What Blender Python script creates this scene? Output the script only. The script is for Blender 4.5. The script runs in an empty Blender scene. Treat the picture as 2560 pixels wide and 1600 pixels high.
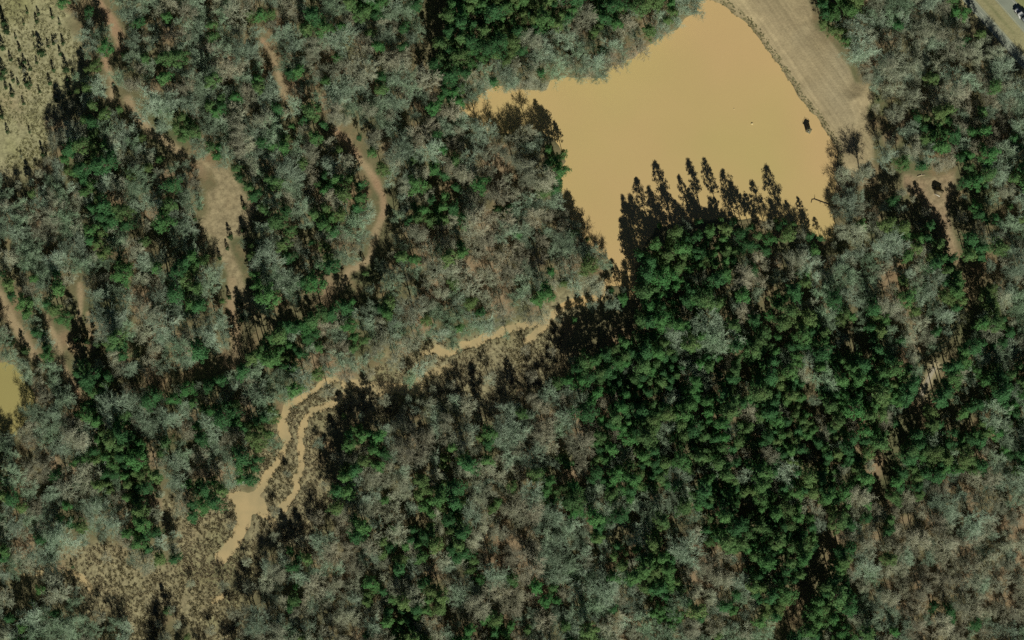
import bpy, math, random
import numpy as np
from mathutils import Vector

# ------------------------------------------------------------------ camera, sky, sun, exposure
S = 0.18                                    # metres per photo pixel (photo 2560 x 1600)
def PX(x, y): return ((x - 1280.0) * S, (800.0 - y) * S)

scene = bpy.context.scene
cam_d = bpy.data.cameras.new('camera'); cam = bpy.data.objects.new('camera', cam_d)
scene.collection.objects.link(cam)
CAM_H = 2000.0
cam.location = (0, 0, CAM_H); cam.rotation_euler = (0, 0, 0)
cam_d.sensor_width = 36.0; cam_d.lens = 36.0 * CAM_H / (2560 * S)
cam_d.clip_start = 10.0; cam_d.clip_end = 9000.0
scene.camera = cam

SUN_EL = math.radians(41.0)
SDX, SDY = 0.27, -0.963                     # ground direction towards the sun
world = bpy.data.worlds.new('World'); scene.world = world; world.use_nodes = True
wn = world.node_tree.nodes; wl = world.node_tree.links
sky = wn.new('ShaderNodeTexSky'); sky.sky_type = 'NISHITA'; sky.sun_disc = False; sky.air_density = 0.3; sky.dust_density = 0.1
sky.sun_elevation = SUN_EL; sky.sun_rotation = math.atan2(SDX, SDY)
bg = wn['Background']; bg.inputs['Strength'].default_value = 0.05
wl.new(sky.outputs[0], bg.inputs['Color'])
sun_d = bpy.data.lights.new('sun', 'SUN'); sun = bpy.data.objects.new('sun', sun_d)
scene.collection.objects.link(sun)
sun_d.energy = 5.0; sun_d.angle = math.radians(0.5); sun_d.color = (1.0, 0.96, 0.86)
c = math.cos(SUN_EL)
sun.rotation_euler = Vector((SDX * c, SDY * c, math.sin(SUN_EL))).to_track_quat('Z', 'Y').to_euler()
scene.view_settings.view_transform = 'Standard'; scene.view_settings.look = 'None'
scene.view_settings.exposure = -0.4; scene.view_settings.gamma = 1.0
scene.cycles.use_denoising = False; scene.cycles.max_bounces = 4; scene.cycles.diffuse_bounces = 2

rng = np.random.default_rng(11); random.seed(11)
COL = scene.collection

# ------------------------------------------------------------------ helpers
def tag(o, label=None, cat=None, group=None, kind=None):
    if label: o['label'] = label
    if cat: o['category'] = cat
    if group: o['group'] = group
    if kind: o['kind'] = kind
    return o

def empty(name, loc, rz=0.0, scale=None):
    o = bpy.data.objects.new(name, None); COL.objects.link(o)
    o.location = loc; o.rotation_euler = (0, 0, rz); o.empty_display_size = 0.5
    if scale is not None: o.scale = scale
    return o

def mesh_np(name, V, F, mats=(), midx=None, smooth=False):
    """V (n,3); F (m,k) all faces with the same vertex count, or a list of arrays"""
    me = bpy.data.meshes.new(name)
    Fs = F if isinstance(F, list) else [F]
    Fs = [np.asarray(f, dtype=np.int32) for f in Fs if len(f)]
    loops = np.concatenate([f.ravel() for f in Fs]); cnt = np.concatenate([np.full(len(f), f.shape[1]) for f in Fs])
    me.vertices.add(len(V)); me.vertices.foreach_set('co', np.asarray(V, dtype=np.float32).ravel())
    me.loops.add(len(loops)); me.loops.foreach_set('vertex_index', loops.astype(np.int32))
    me.polygons.add(len(cnt))
    st = np.concatenate([[0], np.cumsum(cnt)[:-1]]).astype(np.int32)
    me.polygons.foreach_set('loop_start', st); me.polygons.foreach_set('loop_total', cnt.astype(np.int32))
    if midx is not None: me.polygons.foreach_set('material_index', np.asarray(midx, dtype=np.int32))
    if smooth: me.polygons.foreach_set('use_smooth', np.ones(len(cnt), dtype=bool))
    for m in mats: me.materials.append(m)
    me.update(calc_edges=True)
    return me

def link(name, me, parent=None, loc=(0, 0, 0), rz=0.0):
    o = bpy.data.objects.new(name, me); COL.objects.link(o)
    o.location = loc; o.rotation_euler = (0, 0, rz)
    if parent: o.parent = parent
    return o

class MB:
    """collects boxes / prisms / tubes and links them as one mesh"""
    def __init__(s): s.V = []; s.F4 = []; s.F3 = []; s.n = 0
    def add(s, V, quads=(), tris=()):
        s.V.append(np.asarray(V, dtype=float))
        if len(quads): s.F4.append(np.asarray(quads) + s.n)
        if len(tris): s.F3.append(np.asarray(tris) + s.n)
        s.n += len(V); return s
    def box(s, x0, x1, y0, y1, z0, z1, tx=0.0, ty=0.0):
        V = [(x0, y0, z0), (x1, y0, z0), (x1, y1, z0), (x0, y1, z0),
             (x0+tx, y0+ty, z1), (x1-tx, y0+ty, z1), (x1-tx, y1-ty, z1), (x0+tx, y1-ty, z1)]
        return s.add(V, [(0,3,2,1), (4,5,6,7), (0,1,5,4), (1,2,6,5), (2,3,7,6), (3,0,4,7)])
    def tube(s, pts, radii, n=6, cap=True):
        pts = [Vector(p) for p in pts]; V = []
        for i, p in enumerate(pts):
            d = (pts[min(i+1, len(pts)-1)] - pts[max(i-1, 0)]).normalized()
            a = d.orthogonal().normalized(); b = d.cross(a)
            for k in range(n):
                t = 2*math.pi*k/n; V.append(tuple(p + (a*math.cos(t) + b*math.sin(t)) * radii[i]))
        Q = [(i*n+k, i*n+(k+1) % n, (i+1)*n+(k+1) % n, (i+1)*n+k) for i in range(len(pts)-1) for k in range(n)]
        T = []
        if cap:
            V.append(tuple(pts[0])); V.append(tuple(pts[-1])); a, b = len(V)-2, len(V)-1; m = (len(pts)-1)*n
            T = [(a, (k+1) % n, k) for k in range(n)] + [(b, m+k, m+(k+1) % n) for k in range(n)]
        return s.add(V, Q, T)
    def build(s, name, mat, parent=None, loc=(0, 0, 0), smooth=False):
        F = []
        if s.F4: F.append(np.concatenate(s.F4))
        if s.F3: F.append(np.concatenate(s.F3))
        return link(name, mesh_np(name, np.concatenate(s.V), F, [mat], smooth=smooth), parent, loc)

# ------------------------------------------------------------------ materials
def mat(name, col, rough=0.85, spec=0.15, noise=None, rnd=0.0, tint2=None, bump=0.0, world_noise=None, trans=0.0):
    m = bpy.data.materials.new(name); m.use_nodes = True; nt = m.node_tree; N = nt.nodes; L = nt.links
    b = N['Principled BSDF']; b.inputs['Roughness'].default_value = rough
    b.inputs['Specular IOR Level'].default_value = spec
    rgb = N.new('ShaderNodeRGB'); rgb.outputs[0].default_value = (*col, 1); out = rgb.outputs[0]
    def mul(out, fac, lo, hi):
        mr = N.new('ShaderNodeMapRange'); mr.inputs['To Min'].default_value = lo; mr.inputs['To Max'].default_value = hi
        L.new(fac, mr.inputs['Value'])
        v = N.new('ShaderNodeVectorMath'); v.operation = 'SCALE'; L.new(out, v.inputs[0]); L.new(mr.outputs[0], v.inputs['Scale'])
        return v.outputs[0]
    geo = N.new('ShaderNodeNewGeometry')
    if tint2 is not None:
        mx = N.new('ShaderNodeMix'); mx.data_type = 'RGBA'
        mx.inputs['B'].default_value = (*tint2, 1); L.new(out, mx.inputs['A'])
        nz = N.new('ShaderNodeTexNoise'); nz.inputs['Scale'].default_value = (world_noise or 0.03); nz.inputs['Detail'].default_value = 3
        L.new(geo.outputs['Position'], nz.inputs['Vector'])
        mr = N.new('ShaderNodeMapRange'); mr.inputs['From Min'].default_value = 0.4; mr.inputs['From Max'].default_value = 0.62
        L.new(nz.outputs['Fac'], mr.inputs['Value']); L.new(mr.outputs[0], mx.inputs['Factor']); out = mx.outputs['Result']
    if rnd:
        oi = N.new('ShaderNodeObjectInfo'); out = mul(out, oi.outputs['Random'], 1 - rnd, 1 + rnd)
    if noise:
        for sc, amp in noise:
            nz = N.new('ShaderNodeTexNoise'); nz.inputs['Scale'].default_value = sc; nz.inputs['Detail'].default_value = 4
            L.new(geo.outputs['Position'], nz.inputs['Vector'])
            mr = N.new('ShaderNodeMapRange'); mr.inputs['From Min'].default_value = 0.3; mr.inputs['From Max'].default_value = 0.7
            L.new(nz.outputs['Fac'], mr.inputs['Value']); out = mul(out, mr.outputs[0], 1 - amp, 1 + amp)
    L.new(out, b.inputs['Base Color'])
    if trans:
        tr = N.new('ShaderNodeBsdfTranslucent'); L.new(out, tr.inputs['Color'])
        ms = N.new('ShaderNodeMixShader'); ms.inputs[0].default_value = trans
        L.new(b.outputs[0], ms.inputs[1]); L.new(tr.outputs[0], ms.inputs[2])
        L.new(ms.outputs[0], N['Material Output'].inputs['Surface'])
    if bump:
        bp = N.new('ShaderNodeBump'); bp.inputs['Strength'].default_value = bump; bp.inputs['Distance'].default_value = 0.3
        nz = N.new('ShaderNodeTexNoise'); nz.inputs['Scale'].default_value = 1.2; nz.inputs['Detail'].default_value = 5
        L.new(geo.outputs['Position'], nz.inputs['Vector']); L.new(nz.outputs['Fac'], bp.inputs['Height']); L.new(bp.outputs[0], b.inputs['Normal'])
    return m

def ground_mat(name, stripes=None, spots=0.0):
    m = mat(name, (1, 1, 1), rough=0.95, spec=0.05, bump=0.5); nt = m.node_tree; N = nt.nodes; L = nt.links
    b = N['Principled BSDF']; at = N.new('ShaderNodeAttribute'); at.attribute_name = 'tint'
    geo = N.new('ShaderNodeNewGeometry'); out = at.outputs['Color']
    def noise(sc, det=5, rough=0.6, vec=None):
        nz = N.new('ShaderNodeTexNoise'); nz.inputs['Scale'].default_value = sc; nz.inputs['Detail'].default_value = det
        nz.inputs['Roughness'].default_value = rough; L.new(vec or geo.outputs['Position'], nz.inputs['Vector']); return nz.outputs['Fac']
    def rng_(f, a, b_, lo, hi):
        mr = N.new('ShaderNodeMapRange'); mr.inputs['From Min'].default_value = a; mr.inputs['From Max'].default_value = b_
        mr.inputs['To Min'].default_value = lo; mr.inputs['To Max'].default_value = hi; L.new(f, mr.inputs['Value']); return mr.outputs[0]
    def scale(o, f):
        v = N.new('ShaderNodeVectorMath'); v.operation = 'SCALE'; L.new(o, v.inputs[0]); L.new(f, v.inputs['Scale']); return v.outputs[0]
    # rust coloured leaf litter where the alpha of the tint is high
    mx = N.new('ShaderNodeMix'); mx.data_type = 'RGBA'; mx.inputs['B'].default_value = (0.31, 0.215, 0.12, 1)
    mm = N.new('ShaderNodeMath'); mm.operation = 'MULTIPLY'; L.new(rng_(noise(0.06, 4), 0.5, 0.68, 0, 0.75), mm.inputs[0]); L.new(at.outputs['Alpha'], mm.inputs[1])
    L.new(out, mx.inputs['A']); L.new(mm.outputs[0], mx.inputs['Factor']); out = mx.outputs['Result']
    out = scale(out, rng_(noise(0.09, 6, 0.7), 0.3, 0.7, 0.86, 1.14))
    out = scale(out, rng_(noise(1.3, 4, 0.7), 0.3, 0.7, 0.88, 1.12))
    if spots:
        out = scale(out, rng_(noise(0.45, 6, 0.75), 0.36, 0.6, 1 - spots, 1.12))
    if stripes is not None:
        ang, amp, wl_ = stripes
        mp = N.new('ShaderNodeMapping'); mp.inputs['Rotation'].default_value = (0, 0, ang); L.new(geo.outputs['Position'], mp.inputs['Vector'])
        mp2 = N.new('ShaderNodeMapping'); mp2.inputs['Scale'].default_value = (0.02, 1.0 / wl_, 1); L.new(mp.outputs[0], mp2.inputs['Vector'])
        out = scale(out, rng_(noise(1.0, 3, 0.6, mp2.outputs[0]), 0.35, 0.65, 1 - amp, 1 + amp))
        mp3 = N.new('ShaderNodeMapping'); mp3.inputs['Scale'].default_value = (0.008, 0.12, 1); L.new(mp.outputs[0], mp3.inputs['Vector'])
        out = scale(out, rng_(noise(1.0, 3, 0.6, mp3.outputs[0]), 0.35, 0.65, 1 - amp * 0.8, 1 + amp * 0.8))
    L.new(out, b.inputs['Base Color']); return m

M = {}
M['pine0'] = mat('needles_mid', (0.076, 0.208, 0.074), 0.7, 0.2, rnd=0.22, tint2=(0.066, 0.180, 0.062), trans=0.3)
M['pine1'] = mat('needles_bright', (0.130, 0.270, 0.085), 0.7, 0.2, rnd=0.2, tint2=(0.088, 0.255, 0.075), trans=0.3)
M['pine2'] = mat('needles_olive', (0.175, 0.270, 0.090), 0.7, 0.2, rnd=0.2, tint2=(0.110, 0.230, 0.078), trans=0.3)
M['cedar'] = mat('cedar_scales', (0.050, 0.095, 0.035), 0.8, 0.1, rnd=0.25)
M['bark'] = mat('bark_brown', (0.20, 0.15, 0.11), 0.9, 0.1, rnd=0.2)
M['bare0'] = mat('bark_silver', (0.43, 0.545, 0.395), 0.85, 0.15, rnd=0.3, tint2=(0.35, 0.47, 0.32))
M['bare1'] = mat('bark_tan', (0.44, 0.49, 0.34), 0.85, 0.1, rnd=0.28, tint2=(0.44, 0.43, 0.30))
M['bare2'] = mat('bark_lichen', (0.32, 0.465, 0.285), 0.85, 0.15, rnd=0.28, tint2=(0.37, 0.48, 0.325))
M['reed'] = mat('dry_reed', (0.38, 0.33, 0.20), 0.9, 0.05, rnd=0.4, tint2=(0.30, 0.27, 0.15), world_noise=0.05)
M['straw'] = mat('dry_grass', (0.41, 0.40, 0.22), 0.9, 0.05, rnd=0.3, tint2=(0.28, 0.27, 0.13), world_noise=0.05)
M['ground'] = ground_mat('leaf_litter')
M['track'] = ground_mat('bare_earth')
M['marsh'] = ground_mat('marsh_mud', spots=0.45)
M['field'] = ground_mat('rough_grass', spots=0.35)
DAM_ANG = math.atan2(241, 169)              # mapping turns the dam line onto +x
M['dam'] = ground_mat('mown_grass', stripes=(DAM_ANG, 0.11, 1.6))
M['water'] = mat('muddy_water', (0.615, 0.44, 0.20), 0.45, 0.25, tint2=(0.56, 0.445, 0.180), world_noise=0.010, noise=[(0.03, 0.02)])
M['creek'] = mat('silty_creek_water', (0.54, 0.42, 0.215), 0.5, 0.2, tint2=(0.44, 0.36, 0.19), world_noise=0.12)
M['water2'] = mat('green_muddy_water', (0.37, 0.325, 0.12), 0.45, 0.25, noise=[(0.05, 0.03)])
M['asphalt'] = mat('worn_asphalt', (0.275, 0.305, 0.235), 0.9, 0.1, noise=[(0.15, 0.12), (2.0, 0.08)])
M['gravel'] = mat('grey_gravel', (0.40, 0.36, 0.26), 0.95, 0.05, noise=[(0.2, 0.12), (1.5, 0.1)])
M['yellow'] = mat('worn_yellow_paint', (0.50, 0.46, 0.24), 0.8, noise=[(1.0, 0.15)])
M['white'] = mat('worn_white_paint', (0.55, 0.56, 0.46), 0.8, noise=[(1.0, 0.15)])

# ------------------------------------------------------------------ shapes traced in plan (photo pixels)
POND = [(1748,10),(1762,5),(1783,5),(1809,21),(1849,48),(1878,77),(1902,108),(1920,140),(1936,159),(1968,204),(1999,251),(2034,296),
        (2063,344),(2089,381),(2090,420),(2080,470),(2080,520),(2082,570),(2076,600),(2050,590),(2010,560),(1960,550),(1900,545),(1830,540),
        (1760,545),(1700,550),(1640,565),(1610,600),(1590,660),(1580,735),(1572,745),(1560,705),(1530,700),(1540,670),(1520,640),
        (1485,618),(1455,590),(1439,553),(1407,506),(1399,448),(1420,400),(1407,368),(1380,335),(1350,333),(1300,336),(1250,330),
        (1200,325),(1165,300),(1152,268),(1180,250),(1209,238),(1248,217),(1280,225),(1314,230),(1367,232),(1383,201),(1412,198),
        (1497,201),(1518,182),(1566,156),(1619,122),(1650,98),(1695,77),(1716,45),(1740,34)]
LPOND = [(-90,915),(0,912),(35,915),(53,932),(62,960),(85,985),(82,1020),(55,1055),(35,1082),(0,1070),(-90,1060)]
SPOND = [(574,1234),(598,1229),(640,1240),(655,1250),(664,1272),(672,1288),(655,1284),(630,1279),(622,1311),(603,1335),(593,1364),
         (563,1401),(550,1412),(545,1385),(577,1348),(595,1306),(590,1269),(579,1248)]
CREEK = [([(1572,715),(1545,700),(1520,704),(1503,722),(1488,750),(1474,760),(1455,752),(1432,755),(1411,769),(1383,785),(1360,803),(1343,808),
           (1310,812),(1280,818),(1235,837),(1209,848),(1182,861),(1156,866),(1111,880),(1092,868),(1063,882)], 10),
         ([(1385,785),(1371,808),(1345,830),(1319,852)], 9), ([(1092,868),(1105,885),(1120,878)], 13),
         ([(1125,918),(1103,927),(1063,943),(1042,964),(1030,978)], 11), ([(1052,950),(1040,975)], 14),
         ([(1010,972),(950,966),(905,964),(867,962)], 20), ([(862,990),(841,1009),(809,1022),(783,1027),(764,1045),(754,1072),(751,1104),(756,1144),
           (752,1178),(742,1200),(740,1222),(727,1240),(709,1271)], 10), ([(950,966),(948,985)], 12),
         ([(845,945),(825,953),(799,964),(772,982),(746,998)], 8), ([(746,1000),(725,1012),(719,1030),(705,1055)], 14),
         ([(705,1055),(712,1080),(719,1095)], 24), ([(719,1095),(708,1120),(702,1144),(690,1165),(672,1184),(656,1213),(642,1228),(630,1240)], 13),
         ([(742,1190),(738,1200)], 20), ([(665,1285),(680,1300),(688,1318)], 9),
         ([(53,1433),(80,1430),(127,1428),(169,1433),(201,1443),(217,1462),(228,1480)], 8), ([(556,1491),(534,1502)], 8)]
DAM = [(1752,-120),(1748,-2),(1783,0),(1812,18),(1853,45),(1882,74),(1906,105),(1924,138),(1940,157),(1972,202),(2003,249),(2038,294),(2067,342),
       (2095,385),(2102,420),(2130,448),(2182,440),(2185,370),(2174,317),(2174,272),(2185,246),(2171,212),(2140,209),(2116,164),(2089,124),
       (2068,93),(2039,69),(2028,45),(2022,0),(2005,-120)]
FIELD = [(-80,-90),(95,-90),(150,10),(165,30),(175,60),(200,100),(205,130),(197,155),(190,200),(170,250),(172,280),(150,285),(120,320),
         (130,385),(120,415),(60,425),(20,430),(-80,430)]
GLADE = [(450,380),(480,388),(513,400),(545,416),(569,424),(598,461),(611,487),(635,511),(627,548),(616,585),(590,590),(574,606),(582,638),
         (603,678),(616,717),(642,776),(636,790),(595,739),(577,704),(556,654),(529,620),(511,585),(495,564),(526,527),(519,479),
         (545,461),(535,434),(505,413),(475,402)]
HUTCLR = [(2261,434),(2317,446),(2354,440),(2383,434),(2386,479),(2374,500),(2372,532),(2383,585),(2396,654),(2380,652),(2362,606),(2338,551),
          (2314,524),(2301,495),(2272,482),(2258,453)]
TRACKS = [([(228,-60),(240,0),(262,30),(285,60),(300,90),(303,125)], 24), ([(262,150),(270,170),(277,190),(281,222),(277,255)], 15),
          ([(320,248),(330,275),(345,295),(370,320),(400,345),(430,368),(455,386)], 22), ([(578,700),(580,760),(582,800),(588,850),(592,885)], 22),
          ([(656,106),(680,138),(698,180),(706,217),(711,249)], 16),
          ([(838,325),(860,348),(885,380),(905,405),(935,445),(955,490),(960,530),(948,560),(935,600),(928,640),(905,662),(870,682),(856,722)], 19),
          ([(-20,720),(0,745),(20,780),(45,825),(75,870),(90,895)], 28), ([(112,795),(124,816),(145,848),(155,880)], 14),
          ([(152,905),(165,935),(180,964),(195,990)], 18), ([(200,712),(203,740),(197,800)], 14), ([(222,780),(228,830),(232,870)], 9)]
GAPS = [([(2396,654),(2425,720),(2425,790),(2400,840),(2345,905)], 24), ([(2340,905),(2325,940),(2308,975),(2280,1030),(2240,1100),(2200,1170),(2190,1240)], 34),
        ([(2075,1340),(2050,1400),(2010,1470),(1965,1550),(1930,1610)], 38), ([(1112,-30),(1100,30),(1078,80),(1058,130),(1048,160)], 34),
        ([(856,722),(790,748),(700,790),(640,835),(592,885),(530,925),(440,945),(360,955)], 32), ([(960,530),(952,600),(945,650)], 18),
        ([(303,120),(290,140),(268,155)], 14), ([(277,250),(300,248),(325,255)], 14),
        ([(1600,620),(1605,700),(1580,760)], 30), ([(1420,850),(1500,820),(1570,800)], 46), ([(1400,900),(1360,930)], 20),
        ([(850,1080),(830,1130),(810,1180)], 26)]
ROADX = (2406, 2438, 2487, 2536)
RSL = 0.885                                                        # dx/dy of the highway

def poly_sdf(P, X, Y):
    d = np.full(X.shape, 1e9); ins = np.zeros(X.shape, bool); n = len(P)
    for i in range(n):
        ax, ay = P[i]; bx, by = P[(i+1) % n]
        ex, ey = bx-ax, by-ay; wx, wy = X-ax, Y-ay
        t = np.clip((wx*ex + wy*ey) / (ex*ex + ey*ey + 1e-9), 0, 1)
        d = np.minimum(d, np.hypot(wx-ex*t, wy-ey*t))
        cnd = (ay > Y) != (by > Y)
        with np.errstate(divide='ignore', invalid='ignore'):
            xi = ex*(Y-ay)/(ey if ey else 1e-9) + ax
        ins ^= cnd & (X < xi)
    return np.where(ins, -d, d)
def line_sdf(P, w, X, Y):
    d = np.full(X.shape, 1e9)
    for (ax, ay), (bx, by) in zip(P[:-1], P[1:]):
        ex, ey = bx-ax, by-ay; wx, wy = X-ax, Y-ay
        t = np.clip((wx*ex + wy*ey) / (ex*ex + ey*ey + 1e-9), 0, 1)
        d = np.minimum(d, np.hypot(wx-ex*t, wy-ey*t))
    return d - w/2
def lines_sdf(Ls, X, Y):
    d = np.full(X.shape, 1e9)
    for P, w in Ls: d = np.minimum(d, line_sdf(P, w, X, Y))
    return d

def vnoise(X, Y, sc, seed):                                        # smooth value noise, about -1..1
    r = np.random.default_rng(seed).uniform(-1, 1, (256, 256))
    x = X/sc; y = Y/sc; xi = np.floor(x).astype(int); yi = np.floor(y).astype(int); fx = x-xi; fy = y-yi
    fx = fx*fx*(3-2*fx); fy = fy*fy*(3-2*fy)
    g = lambda a, b: r[a % 256, b % 256]
    return (g(xi,yi)*(1-fx)+g(xi+1,yi)*fx)*(1-fy) + (g(xi,yi+1)*(1-fx)+g(xi+1,yi+1)*fx)*fy
def fnoise(X, Y, sc, seed): return vnoise(X,Y,sc,seed)*.55 + vnoise(X,Y,sc/2.1,seed+1)*.3 + vnoise(X,Y,sc/4.3,seed+2)*.15

# ------------------------------------------------------------------ what grows where: one letter per 40 photo pixels
ROWS = """
cccbdgoobbbbbbbt gbbdtbGgbbgdGGGG GGGGgGGgGGbboooo oodGGGtbbbbGoooo
gcccgbbogbgbbgbb btbgbgbgbgbdGGGG GGGgtGGbtgbwwwoo ooobgbbbbbbbbdoo
gccccgbobbtbbgbd dbbbtbtgbbdgGGGG Gtbbgbgggwwwwwoo oooGGbbtbtbgdbdo
ccgccbgbbgbbbbtb botbtbbbtgdGGGGb gbbbbgbtwwwwwwww oooobgtbbddbbbbd
ccccggogbbbbgbtb bogbttbbgbbGGgbb bgbbbbwwwwwwwwww oooooGtbbgbbdbbb
cccccgobbtggbbbb gotbbbbtgtbggggb bbwwwwwwwwwwwwww oooooodbbdbbbbbb
ccbcbbbgobbgbggt bgbdtbbbbgtGGbww wwwwwwwwwwwwwwww oooooodbdtbbtbbb
ccttbbbbocgGbbbb bbdggbdbbbdbbwww bdwwwwwwwwwwwwww ooooooddtGGgggtb
cctgbgbbgooGgbbb bbggdgdbbbtbbbbb bbdwwwwwwwwwwwww oooooodtbGgGgbtg
tcbbgggbbbbocgbb bbbgbgogtbbggbtt bbgwwwwwwwwwwwww wwwooodbbbggbbbb
tbtbgGGdgttbtogb bbggbbogbbbGgbtt bbGwwwwwwwwwwwww wwwtsosdgbbbGGbb
bbbbdgbgbcbcbbog gggtGGgodgGddbtd tbgwwwwwwwwwwwww wwwstbbsboooGdgg
bbbbtGGtbbgcbooG bbbbtgGodbgGgbgt tbbwwwwwwwwwwwww wwwdbbdbbdoodddb
gbttbdgGgtgtcooo dgbGGggodgGGggtg bbbbwwwwwwwwwwww dwwsbbtdddoddGgg
bbtbbgGgddbbdocc bbgdgbbodtttbbtb btbbtwwdddGgGGGb GGgdbbbbGGdodgbb
dbbbggGgtgbbdogG gbgbgtbodbtbgbtb tbbbbbddGGGGgGGb dggbdbbbbgGoGgbb
bdbbgbbgbbdGGcoG bbdbbbgdbgbGgttt btbtbbwdbGGGggbt tbbdbbbtbbGgddtb
gbbgbbdgbtgGbbod gbbgtogdgbbtgttt bbgbbwwdbGGdgbbb dtgbbbbtbbbGddbb
gtbddobbttbgGbod gbggtdGgbdttbGtt bgmmmbbdGGdGgdbd bgbdbbbttbbGbdtb
oGGGGobbttbbggdo bbgddbbggtbbbgtt btmmddddgGgbgdbd GddbGggttbbbbgbb
oGgoGctbbtbbbgog ddgbtbgbbbtbbbbb mmmdddddsGggbGgd GdGGddGbbttbbbGd
goGtgccGdtbtbbob ddggbbgbgtsmgmmm MMMdddddGGbGbbgG dgGGgdGbttbbgggb
GgggbbdtbtbtbGtd gGGttbbgsssmmmmm MMMdddGGGGbbbbbg gggGGGGGtdbdbbbg
wbgobGGbbtbdddgb bbbgbtGssbsmmmMM MMddGGGgGgtbbGdG gGbdGGgggbodbGGG
wwtboGGdtbbbbddt bbgmsmmssgssMMMM ddGbbggGGbbgbGbG GGdtGbGGGoodddGg
wsbbbGGbtbbgbGGt bgmmmmmMMbbbbbsM bbbbbtgGGGGdggtg gGdGGgGggdddGGgg
gsbbbgGGbbbtgbbG Gbmmmdddbbbbbbsb bbtbtggGGbGGGbbb GGGdgtGGbdgddGgG
bbtbbbGGGbgbggbg gmmmddGGbbbtbbgb bbtttgttGbgGGbbt bgdggtGGddbGGtgg
dbbtbbbGGtgbtbbG mmmmdgbgbbdggbbb bgbgttbbGbGGGbtb bGdGGgtddGGggtgg
gbbtttGgGGbbttgG mmmmddbbbbdbdgtb bgdtttbbbgbdbgbg bgGGggtdgGGgggbg
gtbbtbgbGgdbGGmw mmmsssbbbdGGgbbb bbGGdbbtgbGGbGGb gGGGgGdGbgbbtgbb
ggbbgbbbGtstgmmw mmsssbgbbdGGGbGt btgGbbbbtbGGbGdG GGtgGbbtgtbbtbgt
bbbbgbbbdGsmmmms ssssbtGbtgdgGbbt gtbgbGbdbgbbGGGG GGgtgGbbtbtbbttt
btgbbbbbGGdmmmms ssssbtbbgGGgbbgt tbbbbGdbGdbtgGGG GGGGtbtbgbbttbtt
Gtbbmmmmbsgmmmms dbgsbbbbGbbgGdtt tbbdbgGdGGbttbGG GdGddbtGbbbttgbt
bbstmmmmmmmmmmms dbbbbtbgbgbtbgtt ttbbbdgGGgbtttdG GGGdgtbbbttgtbtt
dddsmmmmmmmmmmss bddbttbGdbGdtbgb gttbsbgGGGGttdGG GGGdGGbtbttbtbgt
sbdbdmmmmmsmmmsd dbgbbbbbgGgGbgtb btgbbbbbdtgGtbgG GGdGGGbbtbdbbttt
bbbbbmdmmmdsmmsb bggbbbbbgGtdbgGt bbdggbgtbGbgbbdG GddgGbbbtbdGGbbt
bgbbbbdbmmddsssb bgbgbbtbgGGtbgdG tgdgGbttbbbbgbbb bbbgGgbGbtGGbgtb
"""
GRID = [r.replace(' ', '') for r in ROWS.strip().split('\n')]
assert len(GRID) == 40 and all(len(r) == 64 for r in GRID), [len(r) for r in GRID]
GA = np.array([list(r) for r in GRID])
def cell(px, py):
    i = int(np.clip(py // 40, 0, 39)); j = int(np.clip(px // 40, 0, 63)); return GA[i, j]

# ------------------------------------------------------------------ ground: one sheet, coarse far out, 1 m cells inside
def axis(h):
    far = [3500, 2400, 1600, 1100, 800, 640, 540, 440, 360, 300, 270, 200]
    far = [f for f in far if f > h + 20]
    return np.array([-f for f in far] + list(np.arange(-h, h + .3, 0.7)) + far[::-1])
gx = axis(245); gy = axis(158.2)
GX, GY = np.meshgrid(gx, gy); ppx = GX/S + 1280; ppy = 800 - GY/S
jx = fnoise(GX, GY, 6, 5)*7; jy = fnoise(GX, GY, 6, 8)*7           # ragged banks and edges
qx, qy = ppx + jx, ppy + jy
d_pond = poly_sdf(POND, qx, qy); d_lp = poly_sdf(LPOND, qx, qy); d_sp = poly_sdf(SPOND, qx, qy)
wob = fnoise(GX, GY, 14, 21)
d_creek = lines_sdf(CREEK, qx, qy) + wob*2.5 + fnoise(GX, GY, 3.2, 77)*5 + 1.6*(ppx < 1000)
d_water = np.minimum(np.minimum(d_pond, d_lp), np.minimum(d_sp, d_creek)) * S
d_dam = poly_sdf(DAM, qx, qy)*S; d_field = poly_sdf(FIELD, ppx + jx*4, ppy + jy*4)*S
d_glade = np.minimum(poly_sdf(GLADE, qx, qy), poly_sdf(HUTCLR, qx, qy))*S
d_track = lines_sdf(TRACKS, qx, qy)*S
d_gap = lines_sdf(GAPS, qx, qy)*S
rx0 = ppx - RSL*ppy
def sstep(d, w): t = np.clip(0.5 - d/(2*w), 0, 1); return t*t*(3-2*t)     # 1 inside
ci = np.clip(((ppy + fnoise(GX,GY,12,31)*26)//40).astype(int), 0, 39); cj = np.clip(((ppx + fnoise(GX,GY,12,35)*26)//40).astype(int), 0, 63)
CH = GA[ci, cj]
is_marsh = (CH == 'm') | (CH == 'M') | ((CH == 's') & (ppx < 1300) & (ppy > 800)) 
def blur(a, n):
    for _ in range(n):
        a = a.copy(); a[1:-1,1:-1] = (a[1:-1,1:-1]*2 + a[:-2,1:-1]+a[2:,1:-1]+a[1:-1,:-2]+a[1:-1,2:])/6
    return a
w_marsh = blur(is_marsh.astype(float), 12)
base_h = 0.40 + 0.25*fnoise(GX, GY, 40, 3) + 0.08*fnoise(GX, GY, 6, 9)
flat = sstep(2390 - rx0, 15); base_h = base_h*(1-flat) + 0.45*flat
base_h = base_h*(1-0.5*w_marsh)
dam_h = 2.4*np.clip(-d_dam/9.0, 0, 1)**1.2 * np.clip(d_water/4, 0, 1); base_h = base_h + dam_h
GZ = base_h*(1 - sstep(d_water-.6, 1.4)) - 0.7*sstep(d_water-.6, 1.4)
GZ[np.abs(GX) > 250] = 0.3; GZ[np.abs(GY) > 162] = 0.3

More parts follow.
